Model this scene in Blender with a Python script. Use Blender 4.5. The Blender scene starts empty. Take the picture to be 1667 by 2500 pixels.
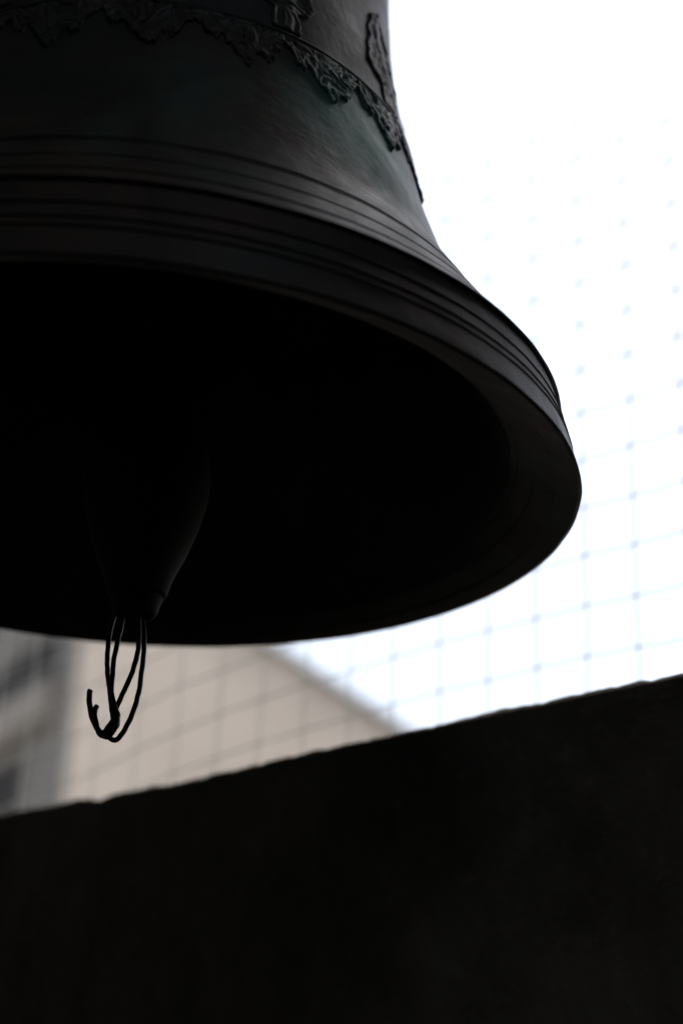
import bpy, bmesh, math, random
from mathutils import Vector, Matrix, noise

random.seed(7)
R = math.radians
sc = bpy.context.scene
COL = sc.collection

# ------------------------------------------------------------------ camera
CAM = Vector((0.24260, -1.65970, 1.47400))
m3 = Matrix(((0.999195, -0.040111, 0.0),
             (-0.015984, -0.398172, -0.917172),
             (0.036789, 0.916434, -0.398492)))
cd = bpy.data.cameras.new('camera')
cam = bpy.data.objects.new('camera', cd)
COL.objects.link(cam)
cam.matrix_world = Matrix.Translation(CAM) @ m3.to_4x4()
cd.sensor_fit = 'VERTICAL'
cd.sensor_height = 36.0
cd.lens = 58.05
cd.clip_start = 0.05
cd.clip_end = 2000
cd.dof.use_dof = True
cd.dof.focus_distance = 1.70
cd.dof.aperture_fstop = 2.0
sc.camera = cam

# ------------------------------------------------------------------ sky, sun, exposure
SUN_EL, SUN_AZ = R(76), R(88)          # azimuth measured from +Y towards +X
w = bpy.data.worlds.new('World')
sc.world = w
w.use_nodes = True
nt = w.node_tree
for n in list(nt.nodes):
    nt.nodes.remove(n)
sky = nt.nodes.new('ShaderNodeTexSky')
sky.sky_type = 'NISHITA'
sky.sun_disc = False
sky.sun_elevation = SUN_EL
sky.sun_rotation = SUN_AZ
sky.dust_density = 6.0
sky.air_density = 1.0
sky.ozone_density = 0.2
bg = nt.nodes.new('ShaderNodeBackground')
bg.inputs['Strength'].default_value = 0.15
wo = nt.nodes.new('ShaderNodeOutputWorld')
hs_ = nt.nodes.new('ShaderNodeHueSaturation')      # thin even overcast: paler than a clear sky
hs_.inputs['Saturation'].default_value = 0.6
nt.links.new(sky.outputs[0], hs_.inputs['Color'])
nt.links.new(hs_.outputs[0], bg.inputs['Color'])
nt.links.new(bg.outputs[0], wo.inputs[0])

sd = bpy.data.lights.new('sun', 'SUN')
sd.energy = 0.5
sd.angle = R(14)
sd.color = (1.0, 0.95, 0.88)
sun = bpy.data.objects.new('sun', sd)
COL.objects.link(sun)
sdir = Vector((math.sin(SUN_AZ) * math.cos(SUN_EL), math.cos(SUN_AZ) * math.cos(SUN_EL), math.sin(SUN_EL)))
sun.rotation_euler = sdir.to_track_quat('Z', 'Y').to_euler()
sun.location = (3, 3, 30)

sc.view_settings.view_transform = 'Standard'
sc.view_settings.look = 'None'
sc.view_settings.gamma = 1.0
sc.view_settings.use_curve_mapping = False
sc.view_settings.exposure = 1.42
sc.render.engine = 'CYCLES'
sc.cycles.max_bounces = 10
sc.cycles.use_denoising = True

# ------------------------------------------------------------------ helpers
def tag(o, label=None, cat=None, group=None, kind=None):
    if label: o['label'] = label
    if cat: o['category'] = cat
    if group: o['group'] = group
    if kind: o['kind'] = kind
    return o

def mesh_obj(name, verts, faces, mat, parent=None, smooth=False, loc=None):
    me = bpy.data.meshes.new(name)
    me.from_pydata([tuple(v) for v in verts], [], faces)
    me.update()
    if smooth:
        for p in me.polygons: p.use_smooth = True
    if mat: me.materials.append(mat)
    o = bpy.data.objects.new(name, me)
    COL.objects.link(o)
    if parent: o.parent = parent
    if loc: o.location = loc
    return o

def empty(name, loc=(0, 0, 0)):
    o = bpy.data.objects.new(name, None)
    o.empty_display_size = 0.1
    COL.objects.link(o)
    o.location = loc
    return o

class MB:
    def __init__(s): s.v = []; s.f = []
    def add(s, v, f):
        b = len(s.v); s.v += [Vector(x) for x in v]
        s.f += [tuple(i + b for i in q) for q in f]
    def box(s, x0, x1, y0, y1, z0, z1, M=None):
        v = [Vector((x, y, z)) for z in (z0, z1) for x, y in ((x0, y0), (x1, y0), (x1, y1), (x0, y1))]
        if M: v = [M @ q for q in v]
        s.add(v, [(0, 3, 2, 1), (4, 5, 6, 7), (0, 1, 5, 4), (1, 2, 6, 5), (2, 3, 7, 6), (3, 0, 4, 7)])
    def tube(s, pts, rad, n=8, caps=True):
        pts = [Vector(p) for p in pts]
        rr = rad if isinstance(rad, (list, tuple)) else [rad] * len(pts)
        v = []; prev = None
        for i, p in enumerate(pts):
            t = (pts[min(i + 1, len(pts) - 1)] - pts[max(i - 1, 0)]).normalized()
            if prev is None:
                a = Vector((0, 0, 1)) if abs(t.z) < .9 else Vector((1, 0, 0))
                nrm = t.cross(a).normalized()
            else:
                nrm = (prev - t * prev.dot(t)).normalized()
            prev = nrm; b = t.cross(nrm)
            for k in range(n):
                an = 2 * math.pi * k / n
                v.append(p + (nrm * math.cos(an) + b * math.sin(an)) * rr[i])
        f = []
        for i in range(len(pts) - 1):
            for k in range(n):
                k2 = (k + 1) % n
                f.append((i * n + k, i * n + k2, (i + 1) * n + k2, (i + 1) * n + k))
        if caps:
            f.append(tuple(range(n - 1, -1, -1))); f.append(tuple(range((len(pts) - 1) * n, len(pts) * n)))
        s.add(v, f)
    def build(s, name, mat, parent=None, smooth=False):
        return mesh_obj(name, s.v, s.f, mat, parent, smooth)

def catmull(P, n=8, closed=False):
    P = [Vector(p) for p in P]
    out = []
    N = len(P)
    rng = range(N if closed else N - 1)
    for i in rng:
        p0 = P[(i - 1) % N] if closed or i > 0 else P[0]
        p1 = P[i]; p2 = P[(i + 1) % N]
        p3 = P[(i + 2) % N] if closed or i + 2 < N else P[-1]
        for k in range(n):
            t = k / n
            out.append(.5 * ((2 * p1) + (-p0 + p2) * t + (2 * p0 - 5 * p1 + 4 * p2 - p3) * t * t + (-p0 + 3 * p1 - 3 * p2 + p3) * t ** 3))
    if not closed: out.append(P[-1])
    return out

def interp(x, X, Y):
    if x <= X[0]: return Y[0]
    for i in range(len(X) - 1):
        if x <= X[i + 1]:
            t = (x - X[i]) / (X[i + 1] - X[i])
            return Y[i] + (Y[i + 1] - Y[i]) * t
    return Y[-1]

# ------------------------------------------------------------------ materials
def material(name):
    m = bpy.data.materials.new(name)
    m.use_nodes = True
    nt = m.node_tree
    b = nt.nodes['Principled BSDF']
    return m, nt, b

def noise_node(nt, scale, detail=6, rough=.6, coord=None, dist=0.0, stretch=None):
    tc = nt.nodes.new('ShaderNodeTexCoord')
    n = nt.nodes.new('ShaderNodeTexNoise')
    n.inputs['Scale'].default_value = scale
    n.inputs['Detail'].default_value = detail
    n.inputs['Roughness'].default_value = rough
    n.inputs['Distortion'].default_value = dist
    if stretch:
        mp = nt.nodes.new('ShaderNodeMapping')
        mp.inputs['Scale'].default_value = stretch
        nt.links.new(tc.outputs['Object'], mp.inputs['Vector'])
        nt.links.new(mp.outputs[0], n.inputs['Vector'])
    else:
        nt.links.new(tc.outputs['Object'], n.inputs['Vector'])
    return n

def ramp(nt, src, stops):
    r = nt.nodes.new('ShaderNodeValToRGB')
    els = r.color_ramp.elements
    while len(els) < len(stops): els.new(.5)
    for e, (p, c) in zip(els, stops):
        e.position = p
        e.color = (c, c, c, 1) if isinstance(c, (int, float)) else (*c, 1)
    nt.links.new(src, r.inputs[0])
    return r

def mix(nt, fac, a, b, mode='MIX'):
    n = nt.nodes.new('ShaderNodeMix')
    n.data_type = 'RGBA'; n.blend_type = mode
    if isinstance(fac, (int, float)): n.inputs[0].default_value = fac
    else: nt.links.new(fac, n.inputs[0])
    for s, k in ((a, 6), (b, 7)):
        if isinstance(s, tuple): n.inputs[k].default_value = (*s, 1)
        else: nt.links.new(s, n.inputs[k])
    return n.outputs[2]

def bump(nt, b, src, strength, dist, prev=None):
    n = nt.nodes.new('ShaderNodeBump')
    n.inputs['Strength'].default_value = strength
    n.inputs['Distance'].default_value = dist
    nt.links.new(src, n.inputs['Height'])
    if prev: nt.links.new(prev.outputs[0], n.inputs['Normal'])
    nt.links.new(n.outputs[0], b.inputs['Normal'])
    return n

def bronze_material():
    m, nt, b = material('weathered_bronze')
    n1 = noise_node(nt, 7, 8, .62, dist=.6)
    n2 = noise_node(nt, 34, 6, .6)
    n3 = noise_node(nt, 3.2, 5, .6, dist=.9)
    n4 = noise_node(nt, 160, 3, .6)
    n5 = noise_node(nt, 9, 7, .7, dist=.4, stretch=(1, 1, .22))
    base = mix(nt, ramp(nt, n1.outputs[0], [(.35, 0), (.68, 1)]).outputs[0], (.013, .022, .021), (.060, .041, .031))
    base = mix(nt, ramp(nt, n2.outputs[0], [(.4, 0), (.75, .6)]).outputs[0], base, (.024, .030, .031))
    # streaky dirt runs
    base = mix(nt, ramp(nt, n5.outputs[0], [(.5, 0), (.72, .65)]).outputs[0], base, (.009, .009, .009))
    # patches of green patina
    base = mix(nt, ramp(nt, n3.outputs[0], [(.54, 0), (.70, .55)]).outputs[0], base, (.030, .088, .074))
    # one larger verdigris bloom under the frieze
    tc = nt.nodes.new('ShaderNodeTexCoord')
    vm = nt.nodes.new('ShaderNodeVectorMath'); vm.operation = 'DISTANCE'
    nz = nt.nodes.new('ShaderNodeVectorMath'); nz.operation = 'SCALE'; nz.inputs['Scale'].default_value = .16
    nt.links.new(n1.outputs[1], nz.inputs[0])
    ad = nt.nodes.new('ShaderNodeVectorMath'); ad.operation = 'ADD'
    nt.links.new(tc.outputs['Object'], ad.inputs[0]); nt.links.new(nz.outputs[0], ad.inputs[1])
    nt.links.new(ad.outputs[0], vm.inputs[0])
    th = R(-41)
    vm.inputs[1].default_value = (.335 * math.cos(th) + .08, .335 * math.sin(th) + .08, .325 + .08)
    base = mix(nt, ramp(nt, vm.outputs['Value'], [(.03, .85), (.125, 0)]).outputs[0], base, (.055, .165, .135))
    sp = ramp(nt, n4.outputs[0], [(.66, 0), (.74, .5)])
    base = mix(nt, sp.outputs[0], base, (.07, .08, .078))
    nt.links.new(base, b.inputs['Base Color'])
    b.inputs['Metallic'].default_value = .12
    b.inputs['Specular IOR Level'].default_value = .19
    rr = ramp(nt, n1.outputs[0], [(.3, .42), (.7, .68)])
    nt.links.new(rr.outputs[0], b.inputs['Roughness'])
    p = bump(nt, b, n1.outputs[0], .5, .006)
    p = bump(nt, b, n2.outputs[0], .5, .0025, p)
    p = bump(nt, b, n4.outputs[0], .5, .0007, p)
    return m

def simple(name, col_a, col_b, scale, rough, bstr=.3, bdist=.002, metallic=0.0, stretch=None, detail=8):
    m, nt, b = material(name)
    n = noise_node(nt, scale, detail, .65, stretch=stretch)
    c = mix(nt, ramp(nt, n.outputs[0], [(.32, 0), (.68, 1)]).outputs[0], col_a, col_b)
    nt.links.new(c, b.inputs['Base Color'])
    b.inputs['Roughness'].default_value = rough
    b.inputs['Metallic'].default_value = metallic
    p = bump(nt, b, n.outputs[0], bstr, bdist)
    n2 = noise_node(nt, scale * 7, 5, .6)
    bump(nt, b, n2.outputs[0], bstr, bdist * .25, p)
    return m

M_bronze = bronze_material()
M_iron = simple('black_iron', (.009, .009, .009), (.017, .016, .015), 40, .75, .3, .001, .5)
M_rubber = simple('black_cable_sheath', (.012, .012, .013), (.02, .02, .021), 60, .45, .1, .0003)
M_stone, nt, b_ = material('rough_dark_stone')
_a = noise_node(nt, 5, 10, .7, dist=.5); _b = noise_node(nt, 45, 8, .7); _c = noise_node(nt, 1.6, 6, .6, dist=.8, stretch=(1, 1, .35))
_k = mix(nt, ramp(nt, _a.outputs[0], [(.36, 0), (.64, 1)]).outputs[0], (.10, .091, .074), (.19, .177, .15))
_k = mix(nt, ramp(nt, _c.outputs[0], [(.45, 0), (.62, .7)]).outputs[0], _k, (.08, .074, .060))
_k = mix(nt, ramp(nt, _b.outputs[0], [(.55, 0), (.72, .35)]).outputs[0], _k, (.30, .28, .24))
nt.links.new(_k, b_.inputs['Base Color']); b_.inputs['Roughness'].default_value = .95
_p = bump(nt, b_, _a.outputs[0], .9, .012); bump(nt, b_, _b.outputs[0], .9, .004, _p)
M_room = simple('grey_belfry_plaster', (.24, .232, .22), (.35, .34, .323), 3, .95, .5, .01)
M_floor = simple('sooty_floor_boards', (.025, .022, .018), (.05, .044, .036), 3, .9, .4, .004)
M_timber = simple('old_dark_timber', (.05, .038, .028), (.10, .075, .05), 4, .8, .5, .003, 0, (1, 8, 8))
M_wire = simple('weathered_steel_wire', (.42, .45, .42), (.50, .53, .50), 80, .6, .2, .0002, .3)
M_render = simple('pale_beige_render', (.36, .315, .27), (.43, .385, .335), .7, .9, .3, .01)
M_trim = simple('pale_stone_trim', (.19, .172, .15), (.24, .22, .192), 2, .9, .3, .01)
M_grey = simple('grey_render', (.125, .115, .102), (.17, .158, .142), .8, .9, .3, .01)
M_tile = simple('dark_roof_tile', (.11, .085, .07), (.17, .13, .11), 5, .8, .4, .01)
M_shade = simple('dark_interior_shade', (.008, .008, .008), (.014, .013, .012), 3, .95, .05, .001)  # matte near-black, paints the shade inside the house openings
M_dark = simple('dark_window_glass', (.015, .016, .017), (.03, .03, .03), 3, .2, .05, .001)
M_wood = simple('painted_window_wood', (.03, .027, .023), (.045, .04, .034), 6, .6, .2, .002)
M_ground = simple('town_ground', (.16, .15, .13), (.26, .24, .21), .15, .95, .5, .05)
M_flash = simple('grey_zinc_flashing', (.40, .43, .46), (.48, .51, .55), 3, .5, .1, .002)

# ------------------------------------------------------------------ local frame of the belfry window
P0 = Vector((0.578082, 0.234379, 0.0))          # inner top edge of the parapet, at the right of the picture
U = Vector((0.737048, -0.675841, 0.0))          # along the wall, to the right
N = Vector((0.675841, 0.737048, 0.0))           # outwards through the opening
F = Matrix(((U.x, N.x, 0, P0.x), (U.y, N.y, 0, P0.y), (0, 0, 1, 0), (0, 0, 0, 1)))
SILL = 2.0833
S0, S1 = -2.35, .36            # opening left and right jambs
TOP = 4.4
TH = .43

# ------------------------------------------------------------------ ground and belfry shell
g = MB(); g.add([(-900, -900, -6), (900, -900, -6), (900, 900, -6), (-900, 900, -6)], [(0, 1, 2, 3)])
tag(g.build('ground', M_ground), kind='structure')

RB = -2.9      # room depth behind the opening wall (local y)
RL, RR, RH = -3.0, 2.2, 5.6
fl = MB(); fl.box(RL - .4, RR + .4, RB - .4, TH, -.3, 0.0, F)
tag(fl.build('floor', M_floor), kind='structure')
ce = MB(); ce.box(RL - .4, RR + .4, RB - .4, TH, RH, RH + .3, F)
tag(ce.build('ceiling', M_room), kind='structure')
bw = MB(); bw.box(RL - .4, RR + .4, RB - .4, RB, 0.0, RH, F)
tag(bw.build('wall_back', M_room), kind='structure')
lw = MB(); lw.box(RL - .4, RL, RB, TH, 0.0, RH, F)
tag(lw.build('wall_left', M_room), kind='structure')
rw = MB()                     # unseen right wall; high opening added to throw light on the bell's front
WA, WB, WC, WD = -2.6, -.9, 3.6, 5.1
rw.box(RR, RR + .4, RB, TH, 0.0, WC, F); rw.box(RR, RR + .4, RB, TH, WD, RH, F)
rw.box(RR, RR + .4, RB, WA, WC, WD, F); rw.box(RR, RR + .4, WB, TH, WC, WD, F)
tag(rw.build('wall_right', M_room), kind='structure')
# piers and lintel round the opening
jw = MB()
jw.box(RL, S0, 0, TH, 0.0, RH, F)
jw.box(S1, RR, 0, TH, 0.0, RH, F)
jw.box(S0, S1, 0, TH, TOP, RH, F)
tag(jw.build('wall_front', M_room), kind='structure')

# parapet: rough rubble-faced wall under the opening, with a worn, uneven top arris
def parapet():
    ns = 760
    zs = [0.0, .4, .8, 1.0, 1.2]
    z = 1.2
    while z < SILL - .06: z += .03; zs.append(z)
    while z < SILL - .006: z = min(z + .006, SILL - .006); zs.append(z)
    rows = [('f', z) for z in zs] + [('c', 0), ('t', .006), ('t', .02), ('t', .06), ('t', .15), ('t', .28), ('t', TH), ('b', SILL - .3), ('b', 0.0)]
    V = []
    for kind, a in rows:
        for i in range(ns + 1):
            s = S0 + (S1 - S0) * i / ns
            chip = (noise.noise(Vector((s * 9, 1.7, 0))) * .0020 + noise.noise(Vector((s * 26, 4.2, 0))) * .0027
                    + noise.noise(Vector((s * 70, 8.2, 0))) * .0018)
            nick = max(0, noise.noise(Vector((s * 17, 12.5, 3))) - .34) * -.012
            top = SILL + chip + nick - .008 * math.exp(-((s + .78) / .34) ** 2)
            if kind == 'f':
                zz = min(a, top - .0045 * (1 + (SILL - .006 - a) * 10)) if a > SILL - .06 else a
                d = noise.noise(Vector((s * 5, a * 5, 2))) * .014 + noise.noise(Vector((s * 16, a * 16, 5))) * .008 + noise.noise(Vector((s * 60, a * 60, 5))) * .002
                # faint vertical ribs of the old shuttering
                d += .0015 * math.sin(s * 46 + noise.noise(Vector((s * 3, a, 0))) * 2) * max(0, noise.noise(Vector((s * 2, a * .6, 9))) + .2)
                fade = min(1, (SILL - a) / .10)
                V.append(F @ Vector((s, d * fade - .002, zz)))
            elif kind == 'c':
                V.append(F @ Vector((s, .001 + .002 * noise.noise(Vector((s * 40, 0, 7))), top)))
            elif kind == 't':
                d = noise.noise(Vector((s * 20, a * 20, 1))) * .003
                V.append(F @ Vector((s, a, min(top, SILL + .001) - .004 - a * .03 + d * (1 if a > .01 else 0))))
            else:
                V.append(F @ Vector((s, TH, a)))
    n = ns + 1
    Fc = []
    for j in range(len(rows) - 1):
        for i in range(ns):
            Fc.append((j * n + i, j * n + i + 1, (j + 1) * n + i + 1, (j + 1) * n + i))
    o = mesh_obj('stone_parapet', V, Fc, M_stone, None, True)
    tag(o, 'dark rough stone parapet with a worn uneven top edge, sloping across the lower half', 'wall')
    return o
parapet()

# ------------------------------------------------------------------ bell
BR = .5
ZB = 2.2
# outer profile (height, radius) in units of the mouth radius
groove = .0045
def band(h): return 1.0003 - .272 * h
prof = [(.0, 1.0), (.003, .9994), (.012, band(.012)), (.030, band(.03)), (.050, band(.05))]
for hl in (.0645, .0858, .1202):                    # three raised fillets with a narrow quirk under each
    bs = band(hl)
    prof += [(hl - .0052, band(hl - .0052)), (hl - .0046, bs - .0034), (hl - .0022, bs - .0036), (hl - .0010, bs + .0010), (hl, bs + .0026), (hl + .0012, bs + .0020), (hl + .0018, bs - .0004), (hl + .0095, band(hl + .0095))]
prof += [(.1440, band(.144)), (.1580, band(.158)), (.1690, .9545), (.1722, .9538), (.1732, .9535), (.1745, .9600), (.1772, .9622), (.1795, .9600)]
prof += [(.1900, .9500), (.2020, .9400), (.2140, .9290)]                                                       # the pale flare
prof += [(.2150, .9270), (.2158, .9180), (.2185, .9160), (.2200, .9222), (.2222, .9225), (.2240, .9200), (.2248, .9100), (.2275, .9080), (.2290, .9150), (.2310, .9140)]   # double groove
prof += [(.2450, .9025), (.2600, .8905), (.2770, .8775), (.2835, .8725), (.2842, .8620), (.2880, .8600), (.2900, .8665), (.2925, .8665)]
prof += [(.3080, .8550), (.3250, .8425), (.3420, .8300), (.3520, .8230), (.3528, .8140), (.3560, .8120), (.3580, .8175), (.3605, .8170), (.3625, .8155), (.3633, .8070), (.3665, .8050), (.3685, .8110), (.3715, .8105)]
for h, r in [(.385, .8010), (.40, .7900), (.42, .7765), (.44, .7635), (.46, .7505), (.48, .7390), (.50, .7285), (.53, .7150), (.56, .7035), (.60, .6890), (.65, .6715),
             (.70, .6555), (.75, .6430), (.80, .6310)]:
    prof.append((h, r))
prof += [(.840, .6218), (.846, .6208), (.849, .6245), (.853, .6258), (.857, .6240), (.860, .6180), (.866, .6165)]       # bead over the frieze
for h, r in [(.90, .6095), (.95, .5995), (1.0, .5903), (1.05, .5815), (1.1, .5744), (1.15, .5680), (1.2, .5634), (1.3, .5570), (1.4, .5520),
             (1.47, .5470), (1.52, .5350), (1.555, .5050), (1.575, .44), (1.585, .33), (1.60, .22), (1.605, .12), (1.607, .0)]:
    prof.append((h, r))
# inner profile from the lip upwards
inner = [(-.0022, .992), (.004, .975), (.014, .952), (.019, .948), (.024, .934), (.044, .898), (.048, .897), (.056, .884), (.074, .864), (.079, .863), (.086, .853), (.13, .828), (.19, .800), (.28, .755), (.40, .690), (.55, .625),
         (.75, .565), (1.0, .520), (1.2, .500), (1.38, .480), (1.46, .42), (1.50, .25), (1.505, .0)]

HP = [a for a, b in prof]; RP = [b for a, b in prof]
def surf(theta, h, off=0.0):
    r = interp(h, HP, RP) * BR + off
    return Vector((r * math.cos(theta), r * math.sin(theta), h * BR))

def bell():
    root = empty('bell', (0, 0, ZB))
    tag(root, 'large dark bronze bell with ringed sound bow and cast leaf frieze, seen from below', 'bell')
    pr = [(r, h) for h, r in reversed(prof)] + [(r, h) for h, r in inner]
    nseg = 360
    V = []; Fc = []
    for r, h in pr:
        for k in range(nseg):
            a = 2 * math.pi * k / nseg
            q = Vector((math.cos(a), math.sin(a), h))
            wob = 1 + .0020 * noise.noise(q * 3.1) + .0011 * noise.noise(q * 11) - .003 * max(0, noise.noise(q * 26) - .45) * (1 if h < .2 else 0)
            dz = .0008 * noise.noise(q * 9 + Vector((5, 0, 0)))
            V.append((r * BR * wob * math.cos(a), r * BR * wob * math.sin(a), (h + dz) * BR))
    for j in range(len(pr) - 1):
        for k in range(nseg):
            k2 = (k + 1) % nseg
            Fc.append((j * nseg + k, (j + 1) * nseg + k, (j + 1) * nseg + k2, j * nseg + k2))
    body = mesh_obj('body', V, Fc, M_bronze, root, True)
    # crisp arrises where the casting profile turns sharply
    sharp = set()
    for j in range(1, len(pr) - 1):
        a = Vector((pr[j][0] - pr[j - 1][0], pr[j][1] - pr[j - 1][1])); b = Vector((pr[j + 1][0] - pr[j][0], pr[j + 1][1] - pr[j][1]))
        if a.length and b.length and a.angle(b) > R(12): sharp.add(j)
    for e in body.data.edges:
        i, k = e.vertices[0] // nseg, e.vertices[1] // nseg
        if i == k and i in sharp: e.use_edge_sharp = True
    return root

bell_root = bell()

# cast relief: ribbons of metal laid on the surface, half-round in section
RH_K = .46          # how proud the casting stands
def ridge(mb, pts, wid, hgt, n=5, smooth=5):
    """pts in (theta deg, h); wid and hgt in metres, may taper as lists"""
    P = catmull([(R(t + rnd.uniform(-.35, .35)), h + rnd.uniform(-.004, .004), 0) for t, h in pts], smooth)
    cnt = len(P)
    V = []
    for i, p in enumerate(P):
        t = i / (cnt - 1)
        a = P[max(i - 1, 0)]; b = P[min(i + 1, cnt - 1)]
        r = interp(p.y, HP, RP)
        dx = (b.x - a.x) * r; dy = (b.y - a.y)
        L = math.hypot(dx, dy) or 1
        nx, ny = -dy / L, dx / L
        w = wid * (math.sin(math.pi * min(1, max(0, .12 + t * .80))) ** .6) if not isinstance(wid, list) else interp(t, [k / (len(wid) - 1) for k in range(len(wid))], wid)
        for k in range(n):
            c = math.cos(math.pi * k / (n - 1)); s = math.sin(math.pi * k / (n - 1))
            o = c * w / BR
            hh = RH_K * hgt * s * (w / max(wid) if isinstance(wid, list) else min(1, w / wid + .2))
            V.append(surf(p.x + nx * o / r, p.y + ny * o, hh - .0008 * (1 - s)))
    Fc = [(i * n + k, i * n + k + 1, (i + 1) * n + k + 1, (i + 1) * n + k) for i in range(cnt - 1) for k in range(n - 1)]
    Fc.append(tuple(range(n))); Fc.append(tuple(range((cnt - 1) * n, cnt * n)))
    mb.add(V, Fc)

def boss(mb, t, h, rt, rh, hgt, n=10):
    hgt *= RH_K; V = [surf(R(t), h, hgt)]
    for j, (q, z) in enumerate(((.5, .86), (.85, .5), (1.0, -.1))):
        for k in range(n):
            a = 2 * math.pi * k / n
            r = interp(h, HP, RP) * BR
            V.append(surf(R(t) + math.cos(a) * rt * q / r, h + math.sin(a) * rh * q / BR, hgt * z))
    Fc = [(0, 1 + k, 1 + (k + 1) % n) for k in range(n)]
    for j in range(2):
        for k in range(n):
            Fc.append((1 + j * n + k, 1 + (j + 1) * n + k, 1 + (j + 1) * n + (k + 1) % n, 1 + j * n + (k + 1) % n))
    mb.add(V, Fc)

def patch(mb, c, d0, d1, h0, h1, nx, ny, fn):
    """cast relief as a fine height field laid over the waist of the bell"""
    V = []
    for i in range(nx + 1):
        d = d0 + (d1 - d0) * i / nx
        for k in range(ny + 1):
            h = h0 + (h1 - h0) * k / ny
            z = fn(d, h)
            V.append(surf(R(c + d), h, z if z > .0003 else -.0012))
    n = ny + 1
    Fc = [(i * n + k, (i + 1) * n + k, (i + 1) * n + k + 1, i * n + k + 1) for i in range(nx) for k in range(ny)]
    mb.add(V, Fc)

def sstep(a, b, x):
    t = max(0, min(1, (x - a) / (b - a)))
    return t * t * (3 - 2 * t)

def foliage(x, y, seed):
    """ridged, swirling pattern: curling leaves with veins and holes, x and y in metres"""
    p = Vector((x, y, seed))
    wx = noise.noise(p * 38) * .016; wy = noise.noise(p * 38 + Vector((7, 3, 1))) * .016
    q = Vector((x + wx, y + wy, seed))
    r1 = 1 - abs(noise.noise(q * 75)) * 2.6
    r2 = 1 - abs(noise.noise(q * 160 + Vector((3, 3, 3)))) * 2.2
    return max(-.4, r1) * .68 + max(-.4, r2) * .32

def leaf_motif(c, rnd):
    """one hanging acanthus spray of the frieze, centred on angle c (degrees); the drop is deepest at the centre"""
    mb = MB()
    sd = rnd.uniform(0, 50)
    tip = rnd.uniform(-.006, .006)
    def env(d):                       # lower outline of the spray, d = degrees from its centre
        e = interp(d, [-9, -7.6, -6, -4.6, -3.2, -1.6, 0, 1.0, 1.8, 2.8, 4.2, 5.4, 6.2, 7.6, 9],
                   [.806, .772, .766, .778, .748, .722, .708 + tip, .716, .745, .750, .742, .752, .785, .806, .806])
        return e + noise.noise(Vector((d * 1.1, sd, 0))) * .016 + noise.noise(Vector((d * 3, sd, 4))) * .006
    def fn(d, h):
        e = env(d)
        inside = sstep(e, e + .006, h)
        if inside <= 0: return 0
        v = foliage(R(d) * .32, h * .5, sd)
        near = sstep(e + .030, e + .008, h)            # raised rolled edge of the leaves
        z = .0015 + .0027 * v + .0009 * near
        if v < -.02 and near < .5: z = .0002 + .001 * (v + .3)
        return z * inside * sstep(.850, .842, h)
    patch(mb, c, -9, 9, .675, .850, 112, 62, fn)
    return mb

rnd = random.Random(3)
motifs = 20
for k in range(motifs):
    c = -30.6 - 18.0 * k
    o = leaf_motif(c, rnd).build('frieze_leaf', M_bronze, bell_root, True)

def crest_motif(c, rnd):
    """upright cartouche standing on the frieze bead"""
    mb = MB()
    sd = rnd.uniform(0, 50)
    def half(h, sg):
        return interp(h, [.865, .90, .925, .94, .965, 1.0, 1.04, 1.08, 1.11, 1.135, 1.15, 1.16],
                      [3.2, 3.8, 2.8, 6.3, 7.9, 7.6, 6.2, 5.6, 4.4, 3.6, 1.6, 0]) + noise.noise(Vector((h * 26, sg * 3, sd))) * 1.1
    def fn(d, h):
        w_ = half(h, 1 if d > 0 else -1)
        e = w_ - abs(d)
        inside = sstep(0, .5, e) * sstep(1.162, 1.154, h) * sstep(.862, .870, h)
        if inside <= 0: return 0
        v = foliage(R(d) * .30, h * .5, sd)
        rim = sstep(2.0, .8, e)
        core = sstep(2.4, .6, abs(d + .8 * math.sin(h * 18)))
        z = .0010 + .0018 * rim + .0021 * core + .0014 * v
        return max(.0006, z) * inside
    patch(mb, c, -9, 9, .855, 1.17, 112, 110, fn)
    return mb
for k in range(12):
    c = -25.0 - 30.0 * k
    crest_motif(c - (3 if k == 1 else 0), rnd).build('relief_crest', M_bronze, bell_root, True)

# crown on top of the bell and the headstock it hangs from
cm = MB()
for k in range(4):
    a = R(45 + 90 * k)
    d = Vector((math.cos(a), math.sin(a), 0))
    cm.tube(catmull([d * .03 + Vector((0, 0, .80)), d * .10 + Vector((0, 0, .83)), d * .105 + Vector((0, 0, .90)), d * .03 + Vector((0, 0, .945))], 6), .018, 10)
cm.tube([(0, 0, .795), (0, 0, .955)], .032, 16)
cm.build('crown', M_bronze, bell_root, True)

hs = MB(); hs.box(RL, RR, -.12, .12, ZB + .955, ZB + 1.20)
uo = Vector((0, 0, 0))
ang = math.atan2(U.y, U.x)
MH = Matrix.Rotation(ang, 4, 'Z')
su = P0.dot(U)
hs = MB(); hs.box(RL + su + .002, RR + su - .002, -.12, .12, ZB + .955, ZB + 1.20, MH)
tag(hs.build('headstock_beam', M_timber), 'heavy dark timber beam spanning the belfry above the bell', 'beam')

# ------------------------------------------------------------------ clapper
def lathe(name, pr, mat, parent, origin=Vector((0, 0, 0)), tilt=None, n=64):
    V = []; Fc = []
    for z, r in pr:
        for k in range(n):
            a = 2 * math.pi * k / n
            q = Vector((r * math.cos(a), r * math.sin(a), z))
            if tilt: q = tilt @ q
            V.append(q + origin)
    m = len(pr)
    for j in range(m - 1):
        for k in range(n):
            k2 = (k + 1) % n
            Fc.append((j * n + k, j * n + k2, (j + 1) * n + k2, (j + 1) * n + k))
    Fc.append(tuple(range(n - 1, -1, -1))); Fc.append(tuple(range((m - 1) * n, m * n)))
    return mesh_obj(name, V, Fc, mat, parent, True)

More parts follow.
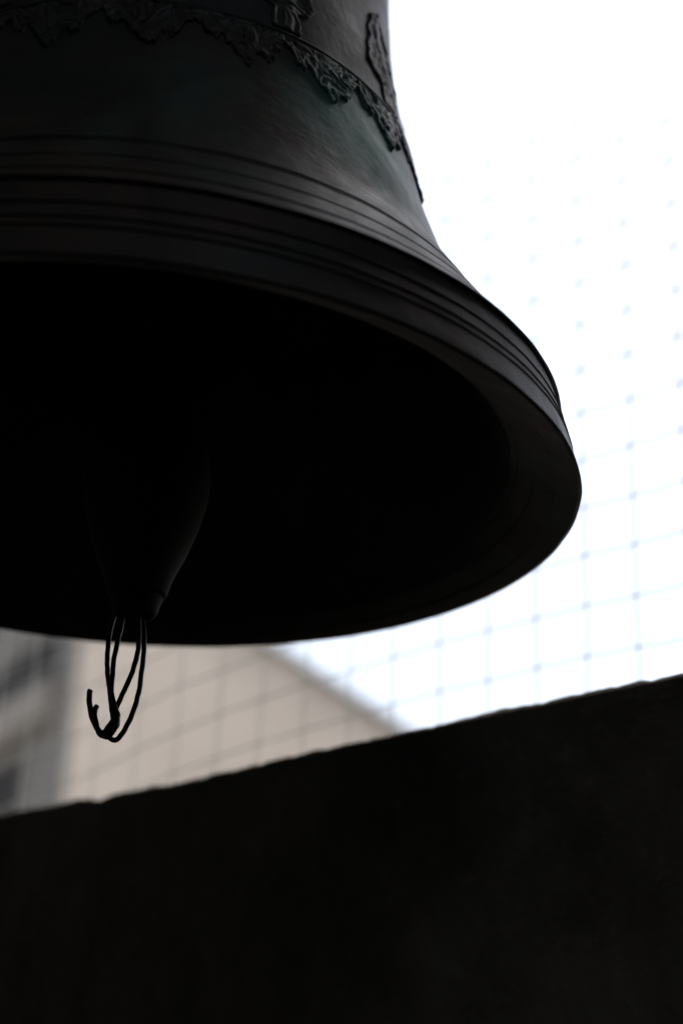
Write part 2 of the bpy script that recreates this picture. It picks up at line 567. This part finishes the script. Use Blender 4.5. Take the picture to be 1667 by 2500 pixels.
CL = Vector((0.0275, 0.0, ZB - .131))     # underside of the clapper tip
clap = empty('clapper', CL)
tag(clap, 'black iron clapper with egg-shaped ball hanging inside the bell mouth', 'clapper')
lathe('ball', [(.018, .0285), (.0195, .0312), (.022, .0322), (.04, .037), (.07, .050), (.10, .0605), (.13, .0675), (.155, .0700), (.18, .068), (.205, .0615), (.225, .052), (.245, .041), (.262, .032), (.285, .025), (.31, .022)], M_iron, clap)
lathe('flight', [(-.004, .019), (-.003, .0215), (.002, .0240), (.010, .0262), (.0178, .0280)], M_iron, clap)
top = .75 + .131 - .02
lathe('shaft', [(.3102, .0215), (.45, .019), (.65, .018), (top, .018)], M_iron, clap)

# ------------------------------------------------------------------ cord tied under the clapper
CORD = {
    'loop_a': [(0.0076, 0.006, 2.0763), (0.0042, 0.008, 2.0653), (0.0017, 0.008, 2.051), (0.0014, 0.006, 2.0344), (0.0021, 0.004, 2.0207), (0.0033, 0.003, 2.0074), (0.0054, 0.002, 1.9942), (0.0086, 0.001, 1.9812), (0.0106, 0.0, 1.9708), (0.0129, -0.002, 1.9601), (0.0162, -0.004, 1.9504), (0.0193, -0.006, 1.9441), (0.0176, -0.006, 1.9374), (0.014, -0.004, 1.9328), (0.0084, 0.0, 1.9312)],
    'loop_b': [(0.0159, -0.006, 2.0722), (0.0155, -0.007, 2.0551), (0.0136, -0.007, 2.0392), (0.0118, -0.006, 2.0256), (0.0105, -0.005, 2.012), (0.0107, -0.005, 1.9965), (0.0108, -0.005, 1.9837), (0.0128, -0.004, 1.9722), (0.0162, -0.002, 1.9636), (0.0186, 0.002, 1.9556), (0.0179, 0.004, 1.9469), (0.0143, 0.005, 1.9412), (0.0116, 0.004, 1.9358)],
    'loop_c': [(0.0313, -0.006, 2.0729), (0.0333, -0.007, 2.0558), (0.0345, -0.007, 2.0418), (0.035, -0.006, 2.03), (0.0344, -0.005, 2.019), (0.0322, -0.004, 2.0072), (0.029, -0.003, 1.9954), (0.025, -0.002, 1.9844), (0.0211, 0.0, 1.9746), (0.0175, 0.003, 1.966), (0.0151, 0.005, 1.9581), (0.0134, 0.006, 1.949), (0.0119, 0.005, 1.9403), (0.0104, 0.003, 1.9329)],
    'loop_d': [(0.0323, 0.006, 2.0773), (0.0357, 0.007, 2.0609), (0.0383, 0.007, 2.0469), (0.0397, 0.006, 2.0317), (0.0398, 0.005, 2.0165), (0.0394, 0.004, 2.0006), (0.0388, 0.003, 1.9848), (0.0369, 0.002, 1.9699), (0.0337, 0.001, 1.956), (0.0299, 0.0, 1.9446), (0.0258, 0.0, 1.9361), (0.0215, 0.0, 1.93), (0.0172, 0.0, 1.9286), (0.0126, -0.001, 1.9311), (0.0084, -0.002, 1.9339), (0.0105, -0.004, 1.9401), (0.0151, -0.006, 1.9456), (0.0186, -0.005, 1.9502), (0.0198, 0.0, 1.9492)],
    'tail_a': [(0.0139, 0.003, 1.9389), (0.0093, 0.004, 1.9348), (0.0045, 0.003, 1.9352), (-0.0003, 0.002, 1.9402), (-0.0044, 0.0, 1.9465), (-0.0079, -0.001, 1.9545), (-0.0099, -0.002, 1.9626), (-0.0111, -0.003, 1.9707), (-0.0116, -0.003, 1.9774), (-0.0108, -0.003, 1.9809)],
    'tail_b': [(0.0185, -0.004, 1.9413), (0.0138, -0.006, 1.933), (0.008, -0.006, 1.9307), (0.0031, -0.005, 1.9337), (-0.0005, -0.004, 1.9405), (-0.0026, -0.003, 1.9474), (-0.0042, -0.001, 1.9547), (-0.0043, 0.001, 1.9612), (-0.003, 0.002, 1.9657)],
}

cd0 = Vector((0.02, 0.0, ZB - .134))
cord = empty('cord', cd0)
tag(cord, 'black cord knotted in two long loops with frayed ends, dangling from the clapper tip', 'cord')
def strand(name, key, rad):
    P = [Vector(p) - cd0 for p in CORD[key]]
    C = [c + noise.noise_vector(c * 120) * .0005 for c in catmull(P, 7)]
    n = len(C)
    rr = [rad * (1 + .05 * noise.noise(Vector((i * .35, 3, len(key))))) for i in range(n)]
    if 'tail' in key:
        rr[-1] *= .55; rr[-2] *= .9
    mb = MB(); mb.tube(C, rr, 10)
    o = mb.build(name, M_rubber, cord, True)
    return o
for k in ('loop_a', 'loop_b', 'loop_c', 'loop_d'):
    strand('loop', k, .00275)
strand('tail', 'tail_a', .0030)
strand('tail', 'tail_b', .0028)
# wraps of the knot
kb = MB()
KP = [Vector(p) - cd0 for p in ((.0122, 0, 1.9692), (.0158, 0, 1.9592), (.0173, 0, 1.95), (.0148, 0, 1.9415), (.0104, 0, 1.9358), (.0048, 0, 1.9352))]
kc = catmull(KP, 6)
kr = [interp(i / (len(kc) - 1), [0, .2, .4, .6, .8, 1], [.0034, .0047, .0056, .0058, .0054, .0038]) * (1 + .16 * noise.noise(Vector((i * .3, 2, 5)))) for i in range(len(kc))]
kb.tube(kc, kr, 12)
kb.build('knot', M_rubber, cord, True)

# ------------------------------------------------------------------ wire netting over the outside of the opening
NS = -0.3443
NZ = 2.3163
NY = .464
vs = [.0, -.097, -.195, -.295, -.40, -.50, -.607, -.719, -.830, -.946, -1.061, -1.179]
while vs[-1] > S0 - .35 - NS: vs.append(vs[-1] - .117)
t = .094
while t < S1 + .12 - NS: vs.append(t); t += .0945
sagx = [-3.2, -2.0, -1.5, -1.18, -1.06, -.945, -.83, -.72, -.6, -.5, -.4, -.3, -.2, 0, .09, 1.4]
sagz = [-.20, -.17, -.15, -.105, -.075, -.054, -.040, -.030, -.020, -.016, -.010, -.006, -.002, 0, -.004, -.02]
def netp(s, k):
    z = NZ + .0855 * k + interp(s, sagx, sagz) * max(.25, 1 - abs(k - .5) * .09)
    jx = .0035 * noise.noise(Vector((s * 8, k * .9, 3)))
    jz = .0045 * noise.noise(Vector((s * 8, k * .9, 8)))
    jy = .006 * noise.noise(Vector((s * 3, k * .3, 1)))
    return F @ Vector((NS + s + jx, NY + jy, z + jz))
net_o = F @ Vector((NS, NY, NZ - .3))
net = empty('wire_netting', net_o)
tag(net, 'slack square-meshed wire netting stretched over the belfry opening behind the bell', 'netting')
K0, K1 = -3, 26
for s in vs:
    mb = MB()
    mb.tube([netp(s, K0 + .5 * i) - net_o for i in range(int((K1 - K0) * 2) + 1)], .0015, 6)
    mb.build('upright_wire', M_wire, net, True)
sv = sorted(vs)
for k in range(K0, K1 + 1):
    mb = MB()
    P = []
    for a, b in zip(sv[:-1], sv[1:]):
        P += [netp(a, k) - net_o, (netp(a, k) + netp(b, k)) / 2 - Vector((0, 0, .0015)) - net_o]
    P.append(netp(sv[-1], k) - net_o)
    mb.tube(P, .0015, 6)
    mb.build('cross_wire', M_wire, net, True)
# ------------------------------------------------------------------ house across the street
HC = Vector((-3.508, 21.48, -6.0))
house = empty('house', HC)
tag(house, 'pale beige rendered house with one long sloping roof edge, blurred beyond the netting', 'house')
yaw = R(20)
Df = Vector((math.cos(yaw), math.sin(yaw), 0)); Nf = Vector((math.sin(yaw), -math.cos(yaw), 0))     # facade direction and outward normal
Ds = Vector((-math.sin(R(30)), math.cos(R(30)), 0)); Ns = Vector((-math.cos(R(30)), -math.sin(R(30)), 0))
def rake(s): return 17.034 - .464 * s
W = 6.9
# front wall: prism with gable outline
out = [(0, 0), (W, 0), (W, rake(W)), (W / 2, rake(W / 2)), (0, rake(0))]
V = [Df * s + Vector((0, 0, z)) for s, z in out] + [Df * s - Nf * .4 + Vector((0, 0, z)) for s, z in out]
Fc = [(0, 1, 2, 3, 4), (9, 8, 7, 6, 5)] + [(i, i + 5, (i + 1) % 5 + 5, (i + 1) % 5) for i in range(5)]
mesh_obj('front_wall', V, Fc, M_render, house)
# roof slab over it
rd = 7.0
rf = MB()
for a, b in ((-.35, W + .35),):
    e = .10
    p = [Df * a + Vector((0, 0, rake(a) + .004)) + Nf * e, Df * b + Vector((0, 0, rake(b) + .004)) + Nf * e,
         Df * b + Vector((0, 0, rake(b) + .004)) - Nf * rd, Df * a + Vector((0, 0, rake(a) + .004)) - Nf * rd]
    q = [v + Vector((0, 0, .05)) for v in p]
    rf.add(p + q, [(0, 1, 2, 3), (7, 6, 5, 4), (0, 4, 5, 1), (1, 5, 6, 2), (2, 6, 7, 3), (3, 7, 4, 0)])
rf.build('roof', M_tile, house)
vg = MB()
a, b = -.35, W + .35
p = [Df * a + Nf * .103, Df * b + Nf * .103, Df * b + Nf * .135, Df * a + Nf * .135]
zz = [rake(a), rake(b), rake(b), rake(a)]
lo = [v + Vector((0, 0, z - .05)) for v, z in zip(p, zz)]; hi = [v + Vector((0, 0, z + .075)) for v, z in zip(p, zz)]
vg.add(lo + hi, [(3, 2, 1, 0), (4, 5, 6, 7), (0, 1, 5, 4), (1, 2, 6, 5), (2, 3, 7, 6), (3, 0, 4, 7)])
vg.build('verge_board', M_flash, house)
# side wall with a low wide opening, a ledge and a window under it
MS = Matrix(((Ds.x, Ns.x, 0, 0), (Ds.y, Ns.y, 0, 0), (0, 0, 1, 0), (0, 0, 0, 1)))
SL = 6.5
def zz1(z): return z + 6.0
sw = MB()
o1 = (.95, 4.9, zz1(8.92), zz1(9.75))
o2 = (1.9, 3.6, zz1(6.9), zz1(8.0))
sw.box(0.002, SL, -.4, 0, 0, o2[2], MS)
sw.box(0.002, o2[0], -.4, 0, o2[2], o2[3], MS); sw.box(o2[1], SL, -.4, 0, o2[2], o2[3], MS)
sw.box(0.002, SL, -.4, 0, o2[3], o1[2], MS)
sw.box(0.002, o1[0], -.4, 0, o1[2], o1[3], MS); sw.box(o1[1], SL, -.4, 0, o1[2], o1[3], MS)
sw.box(0.002, SL, -.4, 0, o1[3], rake(0) - .02, MS)
sw.build('side_wall', M_grey, house)
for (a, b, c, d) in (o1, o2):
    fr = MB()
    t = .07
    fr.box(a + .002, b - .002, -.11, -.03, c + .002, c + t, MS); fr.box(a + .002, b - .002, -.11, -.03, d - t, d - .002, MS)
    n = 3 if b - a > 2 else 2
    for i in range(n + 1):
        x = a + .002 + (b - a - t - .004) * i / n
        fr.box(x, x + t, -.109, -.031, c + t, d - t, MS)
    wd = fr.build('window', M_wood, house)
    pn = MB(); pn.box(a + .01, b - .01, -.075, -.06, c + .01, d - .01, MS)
    pn.build('interior_shade_pane', M_shade, wd)  # flat dark sheet standing in for the shaded interior behind each opening
lg = MB(); lg.box(.8, 5.1, .0, .22, zz1(8.30), zz1(8.90), MS)
lg.build('ledge', M_trim, house)
